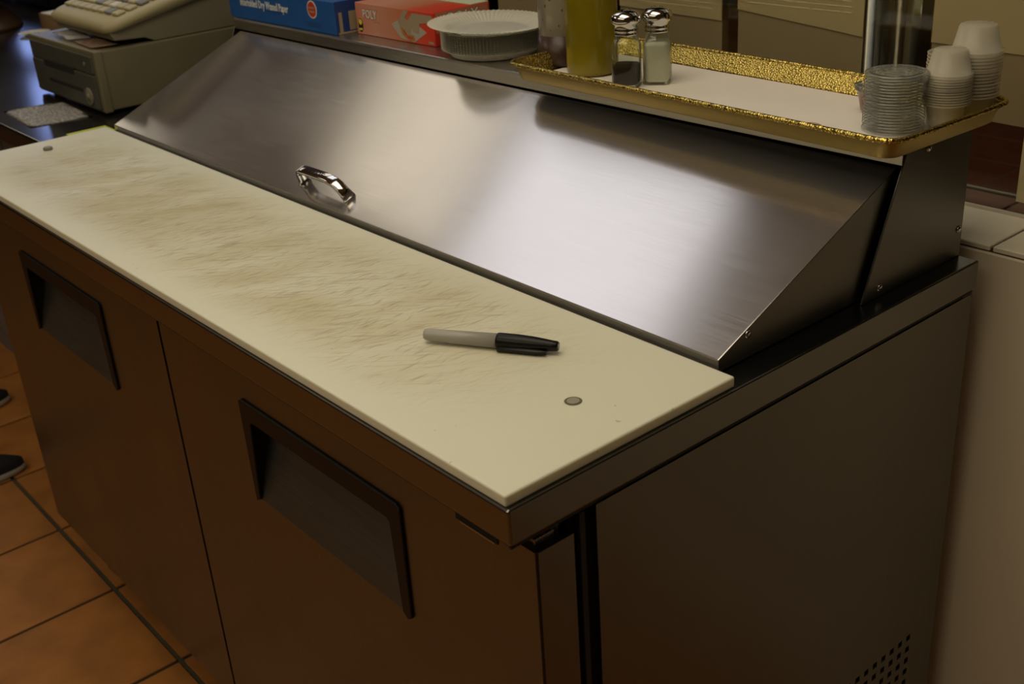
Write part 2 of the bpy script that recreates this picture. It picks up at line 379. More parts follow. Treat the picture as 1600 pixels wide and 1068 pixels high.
# notices taped to the glass
def notice(x0, x1, z0, z1, zo, label, skew=0.0, dx=0.004):
    t = thing('notice_paper', label, 'notice', ((x0+x1)/2, 0.9445, z0+H))
    w_ = (x1-x0)/2
    def sheet(bm, za, zb, y, sk):
        n = 8
        a = [bm.verts.new((-w_+2*w_*i/n, y+0.0003*math.sin(i*1.3), za-sk*(i/n))) for i in range(n+1)]
        b = [bm.verts.new((-w_+2*w_*i/n, y+0.0002*math.sin(i*0.9), zb)) for i in range(n+1)]
        for i in range(n): bm.faces.new((a[i], a[i+1], b[i+1], b[i]))
        bmesh.ops.solidify(bm, geom=bm.faces[:], thickness=0.0002)
    bm = B(); sheet(bm, 0, z1-z0, -0.0015, skew); ob('lower_sheet', bm, M['note_dark'], t)
    bm = B(); sheet(bm, zo-z0, z1-z0+.01, -0.0035, skew*1.2); up = ob('upper_sheet', bm, M['note'], t)
    bm = B()
    random.seed(int(abs(x0)*1000))
    z = zo-z0+0.012
    while z < z1-z0 and x0 < -.25:
        a = -w_+.02
        while a < w_-.03:
            L_ = random.uniform(.01, .04); box(bm, a, min(a+L_, w_-.02), -0.00385, -0.00378, z, z+.0011); a += L_+.004
        z += 0.008
    if x0 < -.25: ob('faint_print', bm, mat('show_through_print', (0.72,0.635,0.37), 0.8), up)
    return t
notice(-.789, -.563, .10, .42, .213, 'yellowed notice sheets on the glass just left of the dark gap, behind the shakers', .004)
notice(-.531, -.304, .09, .42, .229, 'yellowed notice sheets on the glass beside the chrome post', .016)
notice(-.196, .035, .121, .44, .214, 'widest-looking yellowed notice on the glass, right behind the cup stacks', .004)
notice(-1.12, -.90, .08, .40, .25, 'pale notice on the glass behind the paper plates, mostly hidden', .004)
t = thing('label_sheet', 'narrow white sheet hanging low on the glass at the right edge of the photo', 'notice', (-.008, .9425, .018+H))
bm = B(); box(bm, -.043, .045, -.0002, 0, 0, .11); ob('sheet', bm, M['note'], t)
bm = B()
for zz in (.018, .027):
    for a, b in ((-.026,-.010),(-.006,.012),(.016,.034)): box(bm, a, b, -.0006, -.0003, zz, zz+.004)
ob('print_lines', bm, mat('purple_grey_ink', (0.16,0.12,0.17), 0.7), t)

# chrome post and flat bar beyond the glass
t = thing('chrome_post', 'thick round chrome post with a flat bar behind the glass', 'post', (-.318, 1.02, H-.0503))
bm = B(); lathe(bm, [(.045,0),(.045,.012),(.030,.016),(.030,.9)], 40); ob('round_post', bm, M['chrome_soft'], t, True)
bm = B(); box(bm, .040, .066, -.015, .015, 0, .9, .002); ob('flat_bar', bm, M['chrome'], t)
bm = B(); box(bm, -.075, -.052, .0, .02, 0, .9, .002); ob('flat_bar', bm, M['chrome'], t)

# ---------------------------------------------------------------- the refrigerated prep table
W = 1.60; D = 0.765; YD = 0.031
pt = thing('prep_table', 'long stainless steel refrigerated prep table with two doors and sloped lid', 'prep table', (0,0,0))
# worktop rim with an apron all round
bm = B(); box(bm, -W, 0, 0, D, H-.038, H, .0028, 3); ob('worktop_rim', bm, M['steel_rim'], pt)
# cabinet core and side panel with the punched vent
bm = B(); box(bm, -W+.006, -.012, .078, D-.008, .17, H-.038); box(bm, -W+.01, -.02, .0775, .079, .17, H-.05); ob('cabinet_core', bm, M['dark'], pt)
# vent: grid of square holes
hy0, hz0, pitch, hs = .693, .547, .0201, .0095   # hz0 below the rim
ny, nz_ = 17, 12
ys = [.105]; 
cuts_y = sorted([hy0 - k*pitch for k in range(ny)]); ys += [c for q in cuts_y for c in (q-hs/2, q+hs/2)]; ys += [D-.006]
cuts_z = sorted([H-hz0 - k*pitch for k in range(nz_)]); zs = [.16] + [c for q in cuts_z for c in (q-hs/2, q+hs/2)] + [H-.0435]
bm = B(); V = {}
def gv(i, j):
    if (i, j) not in V: V[i, j] = bm.verts.new((-.003, ys[i], zs[j]))
    return V[i, j]
for i in range(len(ys)-1):
    for j in range(len(zs)-1):
        if i % 2 == 1 and j % 2 == 1 and 0 < i < len(ys)-1 and 0 < j < len(zs)-1: continue
        bm.faces.new((gv(i,j), gv(i+1,j), gv(i+1,j+1), gv(i,j+1)))
bmesh.ops.recalc_face_normals(bm, faces=bm.faces[:])
bmesh.ops.solidify(bm, geom=bm.faces[:], thickness=0.0015)
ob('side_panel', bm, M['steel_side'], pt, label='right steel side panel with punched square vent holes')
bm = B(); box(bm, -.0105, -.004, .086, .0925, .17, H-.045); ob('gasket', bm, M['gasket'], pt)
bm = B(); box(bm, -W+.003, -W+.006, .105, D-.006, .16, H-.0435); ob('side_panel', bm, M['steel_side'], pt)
bm = B(); box(bm, -W+.003, -.003, .003, .006, H-.0405, H-.0378); box(bm, -.006, -.003, .003, D-.004, H-.0425, H-.0378); ob('shadow_gap_strip', bm, M['gasket'], pt)  # added black strips painting the shadow gap below the apron
# castors
for cx, cy in ((-.09,.12),(-W+.09,.12),(-.09,D-.1),(-W+.09,D-.1)):
    bm = B(); lathe(bm, [(.035,0.118),(.035,.17)], 16, (cx,cy,0)); box(bm, cx-.02, cx+.02, cy-.004, cy+.02, .06, .12)
    q = ob('caster', bm, M['steel'], pt)
    bm = B(); prism(bm, [(cy+.01+.05*math.cos(a*PI/10), .05+.05*math.sin(a*PI/10)) for a in range(20)], 0, cx-.014, cx+.014, .003); ob('wheel', bm, M['black'], q)
# doors
def door(x0, x1, px0, px1, first=False):
    z1, z0 = H-.062, .163; pz1, pz0 = H-.118, H-.259
    bm = B()
    xs = [x0, px0, px1, x1]; zz = [z0, pz0, pz1, z1]
    g = [[bm.verts.new((x, YD, z)) for z in zz] for x in xs]
    gb = [[bm.verts.new((x, YD+.046, z)) for z in (z0, z1)] for x in (x0, x1)]
    for i in range(3):
        for j in range(3):
            if (i, j) != (1, 1): bm.faces.new((g[i][j], g[i+1][j], g[i+1][j+1], g[i][j+1]))
    bm.faces.new([g[3][j] for j in range(4)]+[gb[1][1], gb[1][0]]); bm.faces.new([g[0][j] for j in (3,2,1,0)]+[gb[0][0], gb[0][1]])
    bm.faces.new([g[i][3] for i in range(4)]+[gb[1][1], gb[0][1]]); bm.faces.new([g[i][0] for i in (3,2,1,0)]+[gb[0][0], gb[1][0]])
    # pocket: sloped plate from flush at the bottom to deep at the top
    a = bm.verts.new((px0, YD+.043, pz1)); b = bm.verts.new((px1, YD+.043, pz1))
    bm.faces.new((g[1][1], g[2][1], b, a)); bm.faces.new((gb[0][0], gb[1][0], gb[1][1], gb[0][1]))
    for f in bm.faces:
        if a in f.verts: f.material_index = 1
    bmesh.ops.recalc_face_normals(bm, faces=bm.faces[:])
    outer = [e for e in bm.edges if all(v in (g[0][0],g[0][1],g[0][2],g[0][3],g[3][0],g[3][1],g[3][2],g[3][3]) for v in e.verts)]
    bmesh.ops.bevel(bm, geom=outer, offset=.0025, segments=2, affect='EDGES')
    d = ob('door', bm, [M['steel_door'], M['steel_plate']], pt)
    bm = B(); ft = .027; fs = .017; y0 = YD-.0035; y1 = YD+.0005
    o_ = [(px0-.004,pz0-.004),(px0-.006,pz1+.004),(px0,pz1+.008),(px1,pz1+.008),(px1+.006,pz1+.003),(px1+.004,pz0),(px1-.003,pz0-.005),(px1-fs*.72,pz0+.002),(px1-fs,pz1-ft+.004),(px1-fs-.006,pz1-ft+.008),(px0+fs+.004,pz1-ft+.008),(px0+fs,pz1-ft+.004),(px0+fs*.35,pz0+.002)]
    prism(bm, [(p[0], p[1]) for p in o_], 1, y0, YD, .0009, seg=1)
    # inner side cheeks and top cheek
    for xa, xb in ((px0, px0+.003), (px1-.003, px1)):
        v = [bm.verts.new(c) for c in ((xa,YD,pz0),(xa,YD,pz1),(xa,YD+.043,pz1),(xb,YD,pz0),(xb,YD,pz1),(xb,YD+.043,pz1))]
        bm.faces.new(v[:3]); bm.faces.new(v[3:]); bm.faces.new((v[0],v[2],v[5],v[3]))
    ob('handle_frame', bm, M['black'], d)
    return d
dl = door(-W+.002, -.797, -1.362, -1.02)
dr = door(-.7945, -.003, -.566, -.227)
bm = B(); box(bm, -.122, -.058, YD-.001, YD+.02, H-.0785, H-.0615); ob('hinge_slot', bm, M['dark'], dr)
bm = B(); box(bm, -.115, -.062, YD-.0016, YD-.0004, H-.0797, H-.0783); box(bm, -.036, -.012, YD+.006, YD+.03, H-.062, H-.054, .001); box(bm, -.026, -.016, YD+.02, YD+.04, H-.062, H-.048, .001); lathe(bm, [(.006,0),(.006,.016)], 12, (-.028,YD+.016,H-.060))
tag(ob('hinge_bracket', bm, M['steel'], dr), kind='stuff')
# hood behind the lid
LX0, LX1 = -1.568, -.036
bm = B()
ty = .622; hz = H+.170
prism(bm, [(ty, hz-.021),(ty, hz-.003),(ty+.003, hz),(D-.002, hz),(D-.002, hz-.004),(ty+.006, hz-.004),(ty+.003,hz-.021)], 0, -W+.004, -.030, .0006, seg=1)
ob('hood_top', bm, M['steel'], pt)
bm = B(); prism(bm, [(.556, H+.0005),(D-.001, H+.0005),(D-.001, hz),(.628, hz)], 0, -.0296, -.0270, .0005, seg=1); ob('hood_side', bm, M['steel_side'], pt); bm = B(); prism(bm, [(.556, H+.0005),(D-.001, H+.0005),(D-.001, hz),(.628, hz)], 0, -W+.003, -W+.006, .0005, seg=1)
hs_ = ob('hood_side', bm, M['steel_side'], pt)
bm = B(); box(bm, -W+.006, -.031, D-.006, D-.003, H+.0005, hz-.003); ob('hood_back', bm, M['steel_side'], pt)
bm = B()
def screw(y, z, x, r=.0045):
    b = B(); lathe(b, [(r,0),(r,.001),(r*.6,.0025)], 14); b.transform(Matrix.Translation((x, y, z)) @ Matrix.Rotation(PI/2, 4, 'Y')); return b
for y, z in ((.590, .012), (.755, .037), (.668, .160)):
    ob('screw', screw(y, H+z, -.0268), M['chrome'], pt, True)
# lid
ly0, lz0, ly1, lz1 = .317, .016, .620, .1470
bm = B()
n = 12
sl = Vector((0, ly1-ly0, lz1-lz0)).normalized()
prism(bm, [(ly0, H+.0015),(ly0, H+lz0),(ly1, H+lz1),(ly1, H+.0015)], 0, LX0, LX1, .0012, seg=2)
bm.normal_update()
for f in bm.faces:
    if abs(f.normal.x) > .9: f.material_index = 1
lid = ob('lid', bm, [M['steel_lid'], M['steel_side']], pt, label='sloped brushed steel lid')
ob('screw', screw(.363, H+.0295, LX1), M['chrome'], lid, True)
# chrome handle on the lid
nrm = Vector((0, -(lz1-lz0), ly1-ly0)).normalized()
def onlid(x, s, h): return Vector((x, ly0, H+lz0)) + sl*s + nrm*h
bm = B(); path = []
hp = [(-.893,0),(-.890,.010),(-.887,.020),(-.882,.0262),(-.872,.0285),(-.855,.0292),(-.82,.0295),(-.80,.029),(-.788,.0265),(-.779,.021),(-.772,.012),(-.766,0)]
P3 = [onlid(x, .030, h) for x, h in hp]
wd = .0085; th = .0035
rings = []
for i, p in enumerate(P3):
    t_ = (P3[min(i+1,len(P3)-1)]-P3[max(i-1,0)]).normalized(); u_ = t_.cross(sl).normalized()
    ww = wd*(1.25 if i in (0, len(P3)-1) else 1)
    rings.append([bm.verts.new(p+sl*a*ww+u_*b*th) for a, b in ((-1,-.6),(-.8,-1),(.8,-1),(1,-.6),(1,.6),(.8,1),(-.8,1),(-1,.6))])
for a, b in zip(rings, rings[1:]):
    for k in range(8): bm.faces.new((a[k], a[(k+1)%8], b[(k+1)%8], b[k]))
bm.faces.new(rings[0][::-1]); bm.faces.new(rings[-1]); bmesh.ops.recalc_face_normals(bm, faces=bm.faces[:])
hd = ob('handle', bm, M['chrome'], lid, True, 'small chrome pull handle')
R3 = Matrix((( 1,0,0),(0,sl.y,nrm.y),(0,sl.z,nrm.z))).to_4x4()
c = onlid(-.832, .0265, .0331)
text('engraved_lettering', 'TRUE', .010, M['black'], Matrix.Translation(c) @ R3, hd, .0001, 1.9, align='CENTER')

# ---------------------------------------------------------------- cutting board and marker
cb = thing('cutting_board', 'long cream plastic cutting board, knife-scarred, along the front of the prep table', 'cutting board', (0,0,H))
bm = B(); box(bm, -1.583, -.005, .002, .306, 0.0004, .0125, .0022, 3)
ob('board', bm, M['board'], cb)
for x, y, up in ((-.0865,.159,0),(-1.508,.163,1)):
    bm = B()
    if up: lathe(bm, [(.0075,.0124),(.0085,.0135),(.0085,.0165),(.007,.018),(.004,.0182)], 20, (x,y,0))
    else: lathe(bm, [(.0088,.0124),(.0090,.0128),(.0078,.0129),(.0074,.01275),(.0068,.0127)], 20, (x,y,0))
    pg = ob('mounting_stud', bm, mat('stud_rim', (0.16,0.13,0.06), 0.5) if not up else M['reg_dark'], cb, True)
    bm = B(); lathe(bm, [(.0066,.0130 if not up else .0180),(.0064,.0134 if not up else .0186)], 20, (x,y,0)); ob('stud_cap', bm, mat('grey_stud', (0.33,0.31,0.24), 0.4), pg)
bm = B(); box(bm, -1.64, -1.586, .245, .325, .0008, .0016); tag(ob('paper_slip', bm, M['slip']), 'yellow-green slip of paper at the far left end of the cutting board', 'paper').location = (0,0,H)

a0 = Vector((-.3075, .1415, 0)); a1 = Vector((-.1700, .2230, 0)); dv = (a1-a0); Lm = dv.length; ang = math.atan2(dv.y, dv.x)
mk = thing('marker_pen', 'permanent marker with grey barrel and black cap lying on the cutting board', 'pen', (a0.x, a0.y, H+.0125+.0093), ang)
RY = Matrix.Rotation(PI/2, 4, 'Y')
bm = B(); lathe(bm, [(.0036,0),(.0056,.0006),(.0063,.003),(.0068,.010),(.0073,.03),(.0082,.088)], 32); bm.transform(RY); ob('barrel', bm, M['pen_grey'], mk, True)
bm = B(); lathe(bm, [(.0084,.086),(.0090,.0865),(.0093,.089),(.0092,.110),(.0084,.126),(.0070,.140),(.0060,.148),(.0056,.1535),(.0046,.155),(.0036,.1545)], 32); bm.transform(RY)
cp = ob('cap', bm, M['pen_black'], mk, True)
bm = B(); prism(bm, [(.088,.0022),(.088,-.0022),(.134,-.0022),(.144,-.0008),(.144,.0012),(.136,.0022)], 2, -.0028, .0028, .0006)
bm.transform(Matrix.Rotation(math.radians(28), 4, 'X') @ Matrix.Translation((0,-.0106,0))); ob('clip', bm, M['pen_black'], cp, True)
bm = B(); lathe(bm, [(.0030,.1552),(.0029,.1556)], 16); bm.transform(RY); ob('cap_end', bm, M['pen_grey'], cp)
for o in (mk,): o.scale = (Lm/.1556,)*3 if False else (1,1,1)

# ---------------------------------------------------------------- boxes and plates on the hood
HZ = H+.170
t = thing('waxed_paper_box', 'bright blue carton lettered Interfolded Dry Waxed Paper on the hood', 'box', (-1.218, .634, HZ), math.radians(.6))
bm = B(); box(bm, -.40, 0, 0, .125, 0.0005, .060, .0008, 1); bx = ob('carton', bm, M['blue'], t)
bm = B(); box(bm, .0002, .0008, .001, .124, .001, .0595); e = ob('end_flap', bm, M['blue2'], t)
bm = B(); box(bm, .0009, .0012, .008, .015, .004, .040); box(bm, .0009, .0012, .030, .060, .006, .040); box(bm, .0009, .0012, .004, .120, .0005, .004); ob('white_print', bm, M['skin_ink'], e)
text('lettering', 'Interfolded Dry Waxed Paper', .0215, M['white_ink'], Matrix.Translation((-.352,-.0004,.027)) @ RX90, t, .0002, .72, .0003)
text('lettering', 'Papel Encerado Seco Interfoliado', .0045, M['blue2'], Matrix.Translation((-.27,-.0004,.021)) @ RX90, t, .0002, 1) if False else None
bm = B()
for i, (a, b) in enumerate(((-.27,-.19),(-.105,-.045),(-.100,-.050),(-.098,-.052))): box(bm, a, b, -.0004, -.0001, .0235-(0 if i == 0 else .004+.0035*i), .0245-(0 if i == 0 else .004+.0035*i))
tag(ob('small_print', bm, M['blue2'], t), kind='stuff')
bm = B(); lathe(bm, [(.0165,0),(.0165,.0004)], 32); bm.transform(Matrix.Translation((-.076,0,.041)) @ RX90); bg = ob('round_emblem', bm, M['white_ink'], t)
bm = B(); lathe(bm, [(.0143,.0004),(.0143,.0007)], 32); bm.transform(Matrix.Translation((-.076,0,.041)) @ RX90); ob('emblem_disc', bm, M['red_ink'], bg)
bm = B(); 
for z_, a in ((.0440,.0095),(.0368,.0095)):
    for k in range(5): box(bm, -.076-a+k*a*.42, -.076-a+k*a*.42+a*.34, -.0011, -.0008, z_-.0018, z_+.0018)
ob('emblem_print', bm, M['skin_ink'], bg)

def redgrad():
    m = mat('pink_to_red_box_print', (0.6,0.2,0.1), 0.45); nt = m.node_tree; N = nt.nodes; L = nt.links; p = N['Principled BSDF']
    tc = N.new('ShaderNodeTexCoord'); s = N.new('ShaderNodeSeparateXYZ'); r = N.new('ShaderNodeValToRGB'); mr = N.new('ShaderNodeMapRange')
    mr.inputs['From Min'].default_value = -.245; mr.inputs['From Max'].default_value = 0
    L.new(tc.outputs['Object'], s.inputs[0]); L.new(s.outputs['X'], mr.inputs['Value']); L.new(mr.outputs['Result'], r.inputs[0]); L.new(r.outputs[0], p.inputs['Base Color'])
    e = r.color_ramp.elements; e[0].position = 0; e[0].color = (0.62,0.22,0.13,1); e[1].position = 1; e[1].color = (0.62,0.035,0.01,1)
    q = e.new(.3); q.color = (0.58,0.27,0.18,1); q = e.new(.62); q.color = (0.52,0.17,0.08,1); q = e.new(.75); q.color = (0.60,0.07,0.02,1)
    return m
M['red'] = redgrad()
t = thing('glove_box', 'red and salmon carton lettered POLY between the blue carton and the plates', 'box', (-.965, .672, HZ), math.radians(.8))
bm = B(); box(bm, -.235, 0, 0, .125, .0005, .057, .0008, 1); ob('carton', bm, M['red'], t)
text('lettering', 'POLY', .0215, M['brown_ink'], Matrix.Translation((-.212,-.0003,.0315)) @ RX90, t, .0001, .85, .0011)
text('lettering', 'POLY', .0215, M['white_ink'], Matrix.Translation((-.212,-.0006,.0315)) @ RX90, t, .0001, .85, .0002)
text('lettering', 'POLY', .0270, M['brown_ink'], Matrix.Translation((.0003,.030,.0340)) @ RXZ, t, .0001, 1.05, .0011)
text('lettering', 'POLY', .0270, M['white_ink'], Matrix.Translation((.0006,.030,.0340)) @ RXZ, t, .0001, 1.05, .0002)
bm = B(); box(bm, .0001, .0002, .004, .121, .022, .056); ob('end_panel_print', bm, mat('salmon_print', (0.55,0.20,0.12), 0.5), t)
def flat(name, polys, mt, par, y):
    bm = B()
    for i, pl in enumerate(polys): prism(bm, pl, 1, y-.0002, y)
    return ob(name, bm, mt, par)
flat('round_badge', [[(-.222+.0075*math.cos(a*PI/12), .0165+.0125*math.sin(a*PI/12)) for a in range(24)]], M['dark'], t, -.0002)
flat('badge_print', [[(-.222+.005*math.cos(a*PI/12), .0225+.005*math.sin(a*PI/12)) for a in range(24)], [(-.227,.008),(-.217,.008),(-.217,.0115),(-.227,.0115)]], M['yellow_ink'], t, -.0006)
pic = flat('printed_napkin', [[(-.125,.028),(-.100,.006),(-.060,.002),(-.022,.022),(-.060,.040),(-.105,.036)]], mat('printed_napkin_white', (0.42,0.36,0.29), 0.5), t, -.0002)
flat('printed_glove', [[(-.103,.034),(-.085,.055),(-.070,.055),(-.082,.042),(-.074,.038),(-.060,.052),(-.004,.052),(-.004,.040),(-.040,.036),(-.045,.018),(-.060,.020),(-.064,.028),(-.070,.016),(-.085,.018),(-.096,.022)]], M['skin_ink'], pic, -.0005)
flat('printed_sandwich', [[(-.098,.026),(-.092,.012),(-.070,.003),(-.056,.006),(-.060,.014),(-.078,.014),(-.092,.026)]], M['bread_ink'], pic, -.0008)
flat('printed_filling', [[(-.090,.020),(-.075,.007),(-.060,.008),(-.064,.011),(-.076,.011),(-.086,.021)]], M['red_ink'], pic, -.0011)
_sp = flat('small_print', [[(-.180+.004*k,.025),(-.1775+.004*k,.025),(-.1775+.004*k,.027),(-.180+.004*k,.027)] for k in range(5)]+[[(-.018,.004),(-.004,.004),(-.004,.008),(-.018,.008)]], M['skin_ink'], t, -.0002); _sp['kind'] = 'stuff'
o_ = B(); box(o_, -.130, -.003, .085, .124, .0572, .0590, .0003, 1); tag(ob('folded_leaflet', o_, mat('greenish_white_leaflet', (0.55,0.60,0.42), 0.7)), 'pale folded leaflet lying on top of the red carton', 'paper').location = (-.965,.672,HZ)

def plate_mesh(rb, rm, rt, h, n=180, flute=.0007):
    bm = B(); prof = [(0.001,0,0),(rb*.6,0,0),(rb,0,.0),(rb+.003,.0010,.3),((rb+rm)/2,h*.45,1),(rm,h*.80,1),(rt,h-.0006,1),(rt+.0024,h-.0002,.6)]
    rings = []
    for r, z, f in prof:
        ring = []
        for k in range(n):
            a = 2*PI*k/n; q = flute*f*(1 if k % 2 else -1)
            ring.append(bm.verts.new(((r+q*.6)*math.cos(a), (r+q*.6)*math.sin(a), z+q*.5)))
        rings.append(ring)
    for a, b in zip(rings, rings[1:]):
        for k in range(n): bm.faces.new((a[k], a[(k+1)%n], b[(k+1)%n], b[k]))
    bm.faces.new(rings[0][::-1])
    bmesh.ops.solidify(bm, geom=bm.faces[:], thickness=0.0004)
    return bm
pc = Vector((-.842, .700, HZ+.0006))
p0 = ob('paper_plate', plate_mesh(.068, .0800, .0840, .0130, flute=.0010), M['plate'])
tag(p0, 'white paper plate within the neat stack on the hood', 'plate', 'stacked paper plates on the hood')
NP = 13
for k in range(NP):
    o = p0 if k == 0 else p0.copy()
    if k: COL.objects.link(o)
    o.location = pc+Vector((random.uniform(-.0002,.0002), random.uniform(-.0002,.0002), .0026*k)); o.rotation_euler = (0,0,0)
tp = ob('paper_plate', plate_mesh(.062, .085, .1000, .0125, n=150, flute=.0018), M['plate'])
tag(tp, 'topmost white paper plate, its fluted rim spread wide over the stack', 'plate'); tp.location = pc+Vector((-.004,-.002,.0026*NP+.0040)); tp.rotation_euler = (math.radians(-1.0), math.radians(1.5), 0)

# ---------------------------------------------------------------- gold tray
tc_ = Vector((-.335, .688, HZ)); ta = math.radians(-2.2)
tr = thing('gold_tray', 'shallow rectangular hammered gold tray lined with white paper on the hood', 'tray', tc_, ta)
hw_, hd_ = .337, .1165
def ringof(inset, z, r): return [(x, y, z) for x, y in rrect(-hw_+inset, hw_-inset, -hd_+inset, hd_-inset, r, 8)]
bm = B()
levels = [(.016,.0012,.016),(.013,.0030,.018),(.006,.0225,.022),(.003,.0245,.0235)]
R_ = []
for ins, z, r in levels: R_.append([bm.verts.new(p) for p in ringof(ins, z, r)])
n = len(R_[0])
bm.faces.new(R_[0])
for a, b in zip(R_, R_[1:]):
    for k in range(n): bm.faces.new((a[k], a[(k+1)%n], b[(k+1)%n], b[k]))
ob('inner_pan', bm, M['gold'], tr, True)
bm = B(); R_ = []
for ins, z, r in [(.0175,.0003,.016),(.0135,.0004,.018),(.0112,.002,.02),(.0045,.0222,.022)]: R_.append([bm.verts.new(p) for p in ringof(ins, z, r)])
bm.faces.new(R_[0][::-1])
for a, b in zip(R_, R_[1:]):
    for k in range(n): bm.faces.new((b[k], b[(k+1)%n], a[(k+1)%n], a[k]))
ob('outer_side', bm, M['gold_smooth'], tr, True)
bm = B(); sweep(bm, [p for p in ringof(.0005, .0245, .025)], circ(.0033, 10), closed=True); bmesh.ops.recalc_face_normals(bm, faces=bm.faces[:]); ob('rolled_rim', bm, M['gold'], tr, True)
bm = B(); nx, ny_ = 60, 20; gx0, gx1, gy0, gy1 = -hw_+.021, hw_-.021, -hd_+.021, hd_-.019
g = []
for i in range(nx+1):
    row = []
    for j in range(ny_+1):
        x = gx0+(gx1-gx0)*i/nx; y = gy0+(gy1-gy0)*j/ny_
        wr = max(0, (x-.05)/.25)
        z = .0018+.0008*(noise.noise(Vector((x*12,y*14,0)))+1)*.5+.0022*wr*max(0, noise.noise(Vector((x*26+y*18, y*40-x*14, 3))))
        row.append(bm.verts.new((x, y, z)))
    g.append(row)
for i in range(nx):
    for j in range(ny_): bm.faces.new((g[i][j], g[i+1][j], g[i+1][j+1], g[i][j+1]))
ln = ob('liner', bm, M['liner'], tr, True, 'white paper liner')
bm = B(); sweep(bm, [(.175+.018*math.cos(a), -.062+.022*math.sin(a), .0030) for a in [k*.25 for k in range(14)]], [(-.0008,0),(.0008,0),(.0008,.0002),(-.0008,.0002)]); ob('sauce_ring_stain', bm, mat('sauce_stain', (0.45,0.22,0.10), 0.6), ln)
TZ = HZ+.0035

# squeeze bottles
def bottle(nm, label, x, y, r, levels_, mt_body, h=.17):
    t = thing(nm, label, 'bottle', (x, y, TZ))
    bm = B(); lathe(bm, [(r*.90,0),(r*.98,.002),(r,.006),(r,h-.02),(r*.93,h-.008),(r*.62,h)], 48); ob('bottle_body', bm, mt_body, t, True)
    bm = B(); lathe(bm, [(r*.66,h),(r*.66,h+.016),(r*.3,h+.020),(r*.22,h+.040),(r*.08,h+.062)], 32); ob('nozzle_cap', bm, mat('cap_plastic', (0.5,0.45,0.3), 0.4), t, True)
    return t
bottle('squeeze_bottle', 'squeeze bottle full of olive green oil standing left of the shakers', -.592, .684, .0385, None, M['oil'])
t = bottle('squeeze_bottle', 'milky squeeze bottle with dark vinegar in its lower part, beside the oil', -.676, .700, .0345, None, M['milky_body'])
bm = B(); lathe(bm, [(.0312,-.0002),(.0341,.002),(.0348,.006),(.0348,.046)], 40); ob('dark_vinegar', bm, M['vinegar'], t, True, 'dark vinegar settled at the bottom')
bm = B(); random.seed(11)
for k in range(46):
    a = random.uniform(-2.6, .5); z = random.uniform(.05,.14); s = random.uniform(.0008,.0020)
    bmesh.ops.create_icosphere(bm, subdivisions=1, radius=1, matrix=Matrix.Translation((.0346*math.cos(a), .0346*math.sin(a), z)) @ Matrix.Rotation(a,4,'Z') @ Matrix.Diagonal((.0002, s, s*random.uniform(1,1.8), 1)))
tag(ob('herb_flecks', bm, M['herb'], t), kind='stuff')

# shakers
def sq(r, n=32, p=4.0):
    out = []
    for k in range(n):
        a = 2*PI*k/n; c, s = math.cos(a), math.sin(a); q = (abs(c)**p+abs(s)**p)**(-1/p); out.append((r*q*c, r*q*s))
    return out
def loft(bm, rings, caps=(True, True)):
    R = [[bm.verts.new((x, y, z)) for x, y in pts] for pts, z in rings]; n = len(R[0])
    for a, b in zip(R, R[1:]):
        for k in range(n): bm.faces.new((a[k], a[(k+1)%n], b[(k+1)%n], b[k]))
    if caps[0]: bm.faces.new(R[0][::-1])
    if caps[1]: bm.faces.new(R[-1])
def shaker(label, x, y, rz, fill, fmat, fname):
    t = thing('glass_shaker', label, 'shaker', (x, y, TZ), rz)
    r = .0195
    bm = B(); loft(bm, [(sq(r*.90),0),(sq(r),.003),(sq(r),.052),(sq(r*.97,p=3.4),.058),(sq(r*.85,p=2.6),.064),(sq(r*.76,p=2),.069),(sq(r*.74,p=2),.076)], (True, False)); ob('glass_body', bm, M['shaker_glass'], t, True)
    bm = B(); loft(bm, [(sq(r*.80),.003),(sq(r*.90),.006),(sq(r*.90), fill*.92),(sq(r*.82), fill)]); ob(fname, bm, fmat, t, True)
    bm = B(); lathe(bm, [(.0160,.070),(.0168,.0705),(.0168,.0725),(.0158,.074),(.0168,.0755),(.0168,.078),(.0160,.0795),(.0168,.081),(.0172,.084),(.0200,.086),(.0212,.089),(.0212,.093),(.0195,.0975),(.0155,.1010),(.009,.1030),(.002,.1035)], 40)
    cpn = ob('screw_cap', bm, M['chrome'], t, True)
    bm = B()
    for k in range(7):
        a = k*2*PI/6; rr = 0 if k == 6 else .0075
        lathe(bm, [(.0007,.1030),(.0007,.1037)], 8, (rr*math.cos(a), rr*math.sin(a), 0))
    ob('shaker_holes', bm, M['dark'], cpn)
    return t
shaker('left glass shaker with chrome cap, a third full of dark ground pepper', -.489, .651, .55, .030, M['pepper'], 'ground_pepper')
shaker('right glass shaker with chrome cap, nearly full of white salt', -.467, .690, .62, .057, M['salt'], 'salt')

